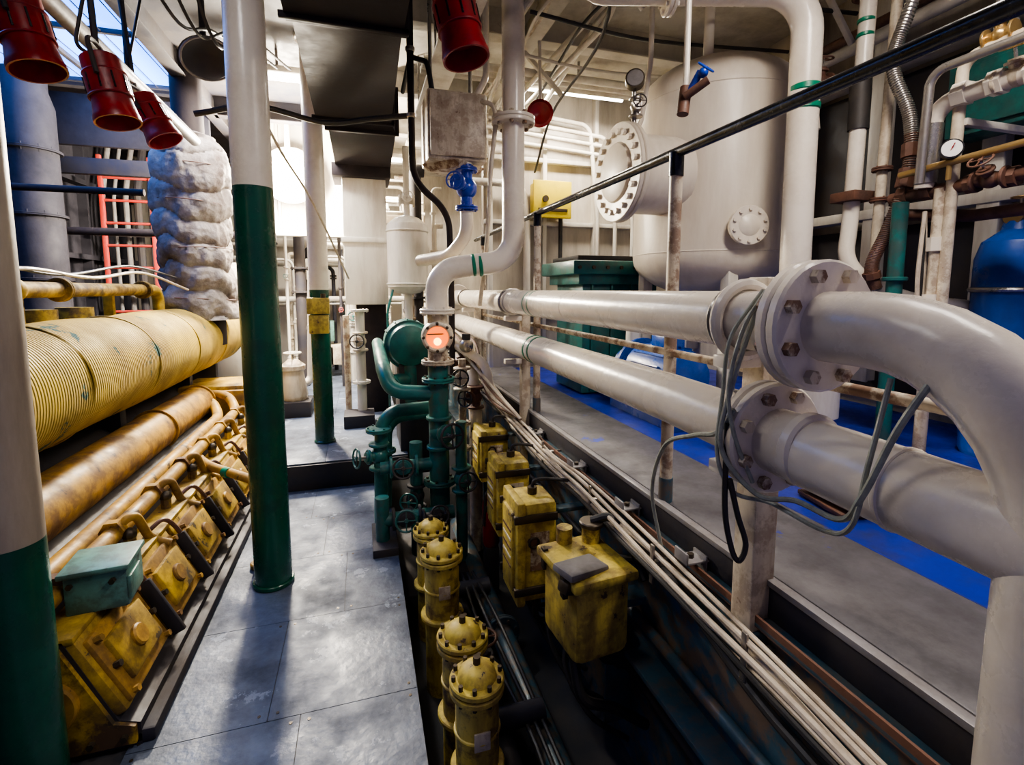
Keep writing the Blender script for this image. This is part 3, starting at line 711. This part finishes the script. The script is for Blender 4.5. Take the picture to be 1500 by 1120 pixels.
# ------------------------------------------------------------------ red floodlights
def redlamp(c, ax, r, L, top):
    b = B('red_floodlight'); c = V(c); ax = V(ax).normalized(); o = c-ax*L/2; u, w = perp(ax)
    b.lathe(o, ax, [(r*.35,0), (r*.78,.01), (r*.88,L*.06), (r*.88,L*.28), (r*.94,L*.30), (r*.94,L*.62), (r*.88,L*.64), (r*.90,L*.72), (r*1.0,L*.90), (r*1.04,L*.93), (r*1.04,L), (r*.95,L), (r*.75,L*.75), (0,L*.72)], red, 36)
    b.torus(o+ax*L*.29, ax, r*.93, r*.05, red); b.torus(o+ax*L*.63, ax, r*.94, r*.05, red)
    for i in range(10):
        a = i*math.pi/5; p = o+(u*math.cos(a)+w*math.sin(a))*r*.935; b.cyl(p+ax*L*.34, p+ax*L*.58, r*.05, black, 6)
    b.tube([o+u*r*1.05+ax*L*.4, o+u*r*1.05-ax*.04, o-ax*.06, o-u*r*1.05-ax*.04, o-u*r*1.05+ax*L*.4], .010, darkm, bend=.04, n=8)
    b.tube([o-ax*.06, top], .014, darkm, n=8); b.tube([o+w*.02, o-ax*.05+w*.08, (o.x+.05, o.y+.05, top[2]-.1), (o.x+.1,o.y+.1,top[2])], .008, rubber, bend=.08, n=8)
    b.done()
redlamp((-1.05, 2.73, 2.39), (.22,-.1,-1), .086, .30, (-1.12, 2.75, 3.4))
redlamp((-1.27, 2.60, 2.54), (.25,-.1,-1), .094, .32, (-1.30, 2.62, 3.4))
redlamp((-1.14, 3.50, 2.50), (.5,-.1,-1), .092, .28, (-1.26, 3.45, 3.4))
redlamp((.43, 2.20, 2.64), (.20,-.15,-1), .098, .33, (.37, 2.25, 3.5))
b = B('red_bell'); b.lathe((1.25,3.4,2.72),(-.4,-1,-.2),[(.05,0),(.08,.05),(.09,.12),(.07,.13),(0,.10)],red); b.cyl((1.25,3.4,2.72),(1.25,3.45,3.5),.012,white); b.done()

# ------------------------------------------------------------------ left side : diesel engine
b = B('corrugated_exhaust_duct')
Y0 = 1.80; Lm = 4.15
prof = [(.0005,0), (.27,0), (.29,.02)]
k = 3
while k*.04 < Lm-.02: prof.append((.290, k*.04)); k += 1
prof += [(.29,Lm-.02), (.27,Lm), (.0005,Lm)]
b.lathe((-1.5, Y0, 1.05), (0,1,0), prof, yelw, 72, fn=lambda r,h,a: r*(1+.04*noise.noise(V((h*1.8, math.cos(a)*1.5, math.sin(a)*1.5)))))
for y in (2.75, 3.55, 4.35, 5.15, 5.85):
    b.torus((-1.5, y, 1.05), (0,1,0), .290, .005, yelw, 72)
for y in (2.3, 3.6, 4.9, 5.7): b.box((-1.6, y, .66), (.3, .08, .28), darkm)
b.done()
b = B('coolant_pipe')
b.cyl((-1.36, 1.80, .555), (-1.36, 4.75, .555), .130, yel3, 48)
for y in (1.84, 3.8, 4.7): b.flange((-1.36, y, .555), (0,1,0), .145, .010, yel3, 12)
for x, z, r in ((-1.02, .50, .036), (-1.15, .46, .040)):
    b.tube([(x, 1.80, z-.02), (x, 4.5, z), (x-.1,4.7,z+.1), (x-.3,4.8,z+.1)], r, yel3, bend=.1, n=20)
for i in range(7):
    y = 1.95+i*.41
    b.tube([(-1.02,y,.5), (-.96,y+.05,.55), (-.93,y+.1,.40), (-.86,y+.12,.36)], .018, yel3, bend=.04, n=12); b.cyl((-1.02,y-.02,.5),(-1.02,y+.02,.5),.046,yel3,6)
b.done()
b = B('diesel_engine')
sec = [(-.74,0), (-.74,.08), (-.80,.10), (-.93,.40), (-1.22,.40), (-1.50,.62), (-1.75,.78), (-2.75,.78), (-2.75,0)]
b.loft([[V((x,y,z)) for x,z in sec] for y in (1.78, 5.0)], darkm)
b.loft([[V((x,y,z)) for x,z in ((-.75,.02),(-.75,.08),(-.81,.10),(-.94,.39),(-1.3,.39),(-1.3,.02))] for y in (1.765, 1.785)], yel)
b.disc((-.98,1.76,.2),(0,1,0),.09,.03,yel3)
for i in range(6): b.cyl((-.78-.09*i,1.75,.05),(-.78-.09*i,1.77,.05),.011,bolt,6)
b.box(*bx(-.80, -.70, 1.78, 4.9, 0, .05), darkm, bevel=.012)
tilt = math.atan2(.14, .29)
for i in range(8):
    y = 1.97+i*.405
    c = V((-.845, y, .25))
    b.box(c+V((-.02,0,0)), (.06, .375, .31), yel, (0, -tilt, 0), .016)
    b.box(c+V((.012,0,.005)), (.03, .33, .26), yel3, (0, -tilt, 0), .03)
    b.box(c+V((.028,0,.012)), (.03, .24, .17), yel, (0, -tilt, 0), .03)
    b.disc(c+V((.042,0,.018)), (.9,0,.43), .04, .03, yel3, 16)
    for sy in (-.14, .14):
        for sz in (-.10, 0, .10): b.cyl(c+V((.0-sz*.45, sy, sz)), c+V((.045-sz*.45, sy, sz+.018)), .012, yel3 if sz else bolt, 6)
    b.box((-.80, y+.203, .24), (.05, .018, .26), darkm, (0, -tilt, 0), .004)
    b.cyl((-.97, y, .40), (-.97, y, .47), .024, yel, 8); b.ball((-.97, y, .47), .028, bolt, 8)
    b.tube([(-.95,y+.1,.42),(-.90,y+.16,.45),(-.86,y+.2,.38),(-.84,y+.22,.30)], .010, rust, n=8, smooth=True)
b.box(*bx(-1.02, -.90, 1.78, 4.9, .385, .41), yel, bevel=.008)
for i in range(6):
    y = 2.3+i*.5
    b.box((-2.2, y, 1.0), (.5, .36, .5), yel, bevel=.02); b.cyl((-2.2,y,1.2),(-2.2,y,1.36),.12,yel)
    b.tube([(-2.2,y,1.1),(-1.9,y,1.15),(-1.7,y,1.1)], .07, yel, bend=.1)
b.box((-1.22, 5.02, .34), (.62, .5, .66), yel, bevel=.03); b.box((-1.22, 4.75, .42), (.5, .04, .42), yel3, bevel=.01)
b.done()
b = B('engine_rail_pipe')
b.tube([(-1.15, 3.7, .45), (-.92, 3.3, .44), (-.60, 2.98, .43), (-.58, 2.86, .40), (-.57, 2.83, 0)], .026, yel3, bend=.09, n=16)
b.cyl((-.80, 3.17, .435), (-.77, 3.14, .435), .03, bandg, 16); b.disc((-.57,2.83,.015),(0,0,1),.05,.03,yel3)
b.done()
b = B('grey_green_terminal_box')
b.box((-.90, 2.0, .475), (.18, .17, .14), tealg, (0,0,.1), .012); b.box((-.90, 1.995, .555), (.20, .19, .02), tealg, (0,0,.1), .006)
b.box((-.805, 1.98, .475), (.012, .11, .08), tealg, (0,0,.1), .003); b.cyl((-.9,2.0,.36),(-.9,2.0,.43),.03,bolt)
for s_ in (-.06,.06): b.cyl((-.90+s_,1.90,.515),(-.90+s_,1.915,.515),.01,bolt,6)
b.done()
b = B('yellow_header_pipe')
b.cyl((-1.62, 1.8, 1.50), (-1.62, 4.6, 1.50), .042, yel, 24)
for y in (2.55, 3.4, 4.5): b.flange((-1.62, y, 1.50), (0,1,0), .068, .018, yel, 8)
b.ball((-1.62, 3.0, 1.50), .06, yel)
b.tube([(-1.62,4.5,1.5),(-1.62,4.8,1.5),(-1.62,4.8,1.2)], .042, yel, bend=.1)
for y in (2.2,3.2,4.2): b.box((-1.72, y, 1.40), (.06,.04,.2), yel)
b.tube([(-1.45,1.9,1.60),(-1.5,2.4,1.56),(-1.5,2.9,1.60),(-1.5,3.5,1.57),(-1.5,4.2,1.62),(-1.4,4.8,1.5)], .010, cablew, n=8, smooth=True)
b.tube([(-1.45,1.9,1.64),(-1.5,2.6,1.62),(-1.5,3.2,1.58),(-1.5,4.0,1.66),(-1.45,4.7,1.6)], .008, rubber, n=8, smooth=True)
b.done()
b = B('insulated_exhaust_stack')
prof = [(.0005, 1.22)] + [(.30, 1.22+i*.0135) for i in range(1, 118)] + [(.20, 2.83), (.12, 2.86), (.0005, 2.87)]
def lag(r, h, a):
    if r < .25: return r
    p = V((math.cos(a), math.sin(a), h))
    ph = (h-1.2)/.245 + .62*noise.noise(V((p.x*1.2, p.y*1.2, h*1.1))) + .16*math.sin(a+h*2)
    k = abs(math.sin(math.pi*ph))**.42
    e = 1.0
    if h > 2.60: e = math.sqrt(max(.12, 1-((h-2.60)/.26)**2))
    return e*r*(.86+.15*k+.15*noise.noise(V((p.x*1.6, p.y*1.6, h*2.2)))+.07*noise.noise(V((p.x*4, p.y*4, h*6)))+.028*noise.noise(V((p.x*10, p.y*10, h*28))))
b.lathe((-1.40, 5.1, 0), (0,0,1), prof, insul, 120, fn=lag)
for i, z in enumerate((1.42, 1.85, 2.25, 2.55)): b.torus((-1.40, 5.1, z), (.05*(-1)**i,.03,1), .292, .004, rust, 40)
b.cyl((-1.4,5.1,1.0),(-1.4,5.1,1.35),.2,ductm); b.tube([(-1.4,5.1,2.80),(-1.4,5.1,3.5)], .12, ductm)
b.done()
b = B('overhead_pipe')
b.tube([(-1.25, .6, 2.78), (-1.25, 4.7, 2.70)], .042, greym, n=20)
for y in (1.6, 3.5): b.cyl((-1.25, y, 2.78), (-1.25, y, 3.5), .012, darkm, 8)
b.done()
b = B('overhead_pipe')
b.tube([(-3.2, 5.2, 2.35), (-1.8, 5.2, 2.35)], .03, ductm, n=16); b.tube([(-3.2,6.2,2.1),(-.9,6.2,2.1)], .04, ductm, n=16)
b.box((-2.4, 6.2, 2.75), (1.7,.08,.16), darkm); b.box((-2.4, 6.2, 3.2), (1.8,.06,.5), walld)
b.done()
b = B('overhead_cable')
b.tube([(-.95,3.6,2.58),(-.6,3.6,2.66),(-.2,3.6,2.6),(.1,3.5,2.62),(.33,3.3,2.6)], .018, rubber, n=10, smooth=True)
b.tube([(-.5,2.75,2.5),(-.42,3.2,2.3),(-.3,3.8,2.1),(-.1,4.6,1.6)], .008, cablew, n=8, smooth=True)
for k in range(3): b.tube([(-1.1+.12*k,3.2,3.3),(-1.0+.1*k,3.6,3.1-.05*k),(-.9+.1*k,4.0,3.25),(-.7+.1*k,4.6,3.3)], .010, rubber, n=8, smooth=True)
b.done()
b = B('ceiling_horn')
b.lathe((-.95,3.9,3.10),(.3,-.6,-1),[(.03,-.1),(.05,0),(.12,.06),(.16,.10),(.15,.10),(.05,.04),(0,.03)],darkm,28); b.cyl((-.95,3.9,3.12),(-.95,3.9,3.5),.02,darkm); b.torus((-.91,3.83,3.0),(.3,-.6,-1),.155,.008,greym); b.done()
b = B('ship_ladder')
for x in (-2.85, -2.35): b.box((x, 7.0, 1.55), (.04, .05, 3.0), redl)
for i in range(11): b.cyl((-2.85, 7.0, .2+i*.26), (-2.35, 7.0, .2+i*.26), .016, redl, 10)
b.done()
b = B('auxiliary_uptake')
b.lathe((-2.95,5.9,0), (0,0,1), [(.22,0),(.22,3.2),(.18,3.35),(.18,3.5)], walld, 36)
for z in (.4,1.0,1.6,2.2,2.8): b.flange((-2.95,5.9,z),(0,0,1),.25,.012,walld,12)
b.done()
b = B('left_pipe_rack')
for i in range(12):
    x = -3.1+.13*i; m = random.choice([walld, greym, darkm, darkm, greym]); b.tube([(x,7.6,.0),(x,7.6,2.6+.05*i),(x,7.9,3.4)], random.choice([.02,.03,.045]), m, bend=.1, n=10)
b.tube([(-3.1,7.4,1.5),(-1.6,7.4,1.5)], .04, greym, n=12); b.tube([(-3.1,7.4,2.2),(-1.6,7.4,2.2)], .04, greym, n=12)
b.done()

b = B('background_pipe_rack')
for i in range(46):
    x = random.uniform(-1.4, .95); y = random.uniform(6.9, 8.6); r = random.choice([.02,.03,.045,.07])
    if i > 36: x = random.uniform(.5, .85); y = random.uniform(5.6, 6.2)
    z0 = .2; z1 = random.uniform(1.8, 3.2)
    m = random.choice([white, white, cream, creamd, wallw, darkm])
    b.tube([(x,y,z0),(x,y,z1),(x+random.choice([-.4,.1]),y,z1)], r, m, bend=.1, n=12)
    for k in range(2): b.flange((x,y,random.uniform(.5,z1-.1)),(0,0,1),r*1.7,.012,m,6)
    if i % 3 == 0: b.valve((x,y-.02,random.uniform(.9,1.7)),(0,0,1),(0,-1,.1),r*1.1,m,random.choice([white,redl,teal]))
for i in range(12):
    z = random.uniform(1.1, 3.2); y = random.uniform(7, 8.6); b.tube([(-1.5,y,z),(.9,y,z)], random.choice([.02,.04,.06]), white, n=12)
for i in range(10):
    z = random.uniform(.5, 1.9); b.box((random.uniform(-.9,.3), 7.8, z), (.25,.2,.3), random.choice([white, tealg, creamd, darkm]), None, .01)
b.done()
b = B('electrical_cabinet')
b.box((-1.35, 6.35, .9), (.5, .3, 1.8), white, bevel=.01); b.box((-1.35, 6.19, 1.0), (.44, .02, 1.5), white, bevel=.008); b.cyl((-1.18,6.17,1.0),(-1.18,6.15,1.0),.02,bolt); b.done()
b = B('feed_pump')
b.lathe((-.70, 5.5, .36), (0,0,1), [(.12,0),(.14,.05),(.10,.3),(.12,.32),(.12,.36),(.05,.42)], creamd, 24); b.box((-.70,5.5,.28),(.34,.34,.16),darkm)
b.wheel((-.70,5.5,.85),(0,0,1),.08,white); b.cyl((-.70,5.5,.7),(-.70,5.5,.86),.012,steel)
b.tube([(-.70,5.6,.5),(-.55,5.7,.5),(-.5,5.7,1.7)],.04,white,bend=.08); b.valve((-.5,5.7,1.1),(0,0,1),(0,-1,0),.04,white,white); b.done()
b = B('pump_valve_stand')
b.tube([(-.02,5.0,.2),(-.02,5.0,1.3)],.045,white); b.valve((-.02,5.0,1.0),(0,0,1),(-.2,-1,.1),.05,creamd,darkm)
b.flange((-.02,5.0,.6),(0,0,1),.085,.012,white,6); b.flange((-.02,5.0,1.3),(0,0,1),.085,.012,white,6); b.tube([(-.15,5.1,.2),(-.15,5.1,1.25)],.03,creamd)
b.box((-.05,4.9,.26),(.28,.3,.12),darkm); b.done()
b = B('cable_tray')
b.box((.62, 3.5, 3.1), (.2, 4.5, .02), white)
for i in range(5): b.tube([(.55+.035*i, 1.2, 3.13), (.55+.035*i, 5.7, 3.13)], .012, rubber if i % 2 else cablew, n=8)
for y in (1.5,2.5,3.5,4.5,5.5): b.cyl((.53,y,3.1),(.53,y,3.5),.008,steel,6); b.cyl((.71,y,3.1),(.71,y,3.5),.008,steel,6)
b.done()

# ------------------------------------------------------------------ lamps
def light(name, kind, loc, e, col, size=.3, rot=(0,0,0), sy=None):
    l = bpy.data.lights.new(name, kind); l.energy = e; l.color = col
    if kind == 'AREA':
        l.size = size
        if sy: l.shape = 'RECTANGLE'; l.size_y = sy
    else: l.shadow_soft_size = size
    o = bpy.data.objects.new(name, l); o.location = loc; o.rotation_euler = rot
    bpy.context.scene.collection.objects.link(o); return o
LX = -.74
b = B('bulkhead_lamp')
b.ball((LX, 6.2, 2.82), .17, lampm); b.torus((LX,6.2,2.82),(0,1,0),.19,.014,white); b.cyl((LX,6.2,2.97),(LX,6.2,3.5),.03,white)
b.lathe((LX,6.46,2.82),(0,-1,0),[(.05,0),(.20,.01),(.32,.10),(.31,.105),(.19,.03),(.04,.02)],white,36); b.cyl((LX,6.46,2.82),(LX,6.62,2.82),.04,white)  # white reflector dish added to widen the lamp's glow
b.done()
light('bulkhead_lamp_light', 'POINT', (LX, 5.85, 2.78), 760, (1,.88,.70), .14)
light('bulkhead_lamp_light', 'POINT', (LX, 6.0, 2.50), 200, (1,.88,.70), .10)
def fixture(x, y, z, L, along='Y'):
    b = B('fluorescent_lamp'); s = (.16, L, .05) if along == 'Y' else (L, .16, .05)
    b.box((x,y,z+.03), s, white)
    d = V((0,1,0)) if along == 'Y' else V((1,0,0))
    q = V((.04,0,0)) if along == 'Y' else V((0,.04,0))
    for k in (-1,1): b.cyl(V((x,y,z-.015))+q*k-d*L*.46, V((x,y,z-.015))+q*k+d*L*.46, .014, tubem, 12)
    b.cyl((x,y,z+.05),(x,y,3.5),.012,steel); b.done()
fixture(-.62, 4.75, 3.30, .9, 'X'); fixture(1.9, 4.2, 3.25, 1.0, 'X'); fixture(1.55, .75, 3.3, 1.2); fixture(.05, 7.2, 3.3, 1.2, 'X')
light('fluorescent_lamp_light', 'AREA', (1.55, .75, 3.24), 60, (1,.90,.82), .3, sy=1.2)
light('fluorescent_lamp_light', 'AREA', (1.9, 4.2, 3.18), 46, (1,.90,.76), 1.0, sy=.2)
light('fluorescent_lamp_light', 'AREA', (-.62, 4.75, 3.24), 76, (1,.94,.87), .9, sy=.2)
light('fluorescent_lamp_light', 'AREA', (.05, 7.2, 3.22), 210, (1,.91,.77), 1.2, sy=.2)
light('skylight_light', 'AREA', (-2.42, 4.4, 3.50), 7, (.22,.36,1), 1.4, sy=2.4)
light('left_fill_light', 'AREA', (-.7, 1.2, 3.3), 12, (.95,.90,.88), .4, sy=.4)  # added fill light for the left side
fixture(-.7, 1.2, 3.36, .8)  # out-of-view fixture added to go with the left fill

w = bpy.data.worlds.new('world'); bpy.context.scene.world = w; w.use_nodes = True
w.node_tree.nodes['Background'].inputs[0].default_value = (.42,.38,.72,1); w.node_tree.nodes['Background'].inputs[1].default_value = .30

# ------------------------------------------------------------------ camera
cam = bpy.data.cameras.new('camera'); cam.lens = 17.28; cam.sensor_width = 36; cam.sensor_fit = 'HORIZONTAL'; cam.shift_y = -.04
cam.clip_start = .02
co = bpy.data.objects.new('camera', cam); co.location = (0, 0, 1.5)
co.rotation_euler = (math.radians(84), 0, math.radians(-17)); bpy.context.scene.collection.objects.link(co)
bpy.context.scene.camera = co
try:
    bpy.context.scene.view_settings.view_transform = 'AgX'
    bpy.context.scene.view_settings.look = 'AgX - Medium High Contrast'
except Exception as e: print(e)
bpy.context.scene.view_settings.exposure = .35
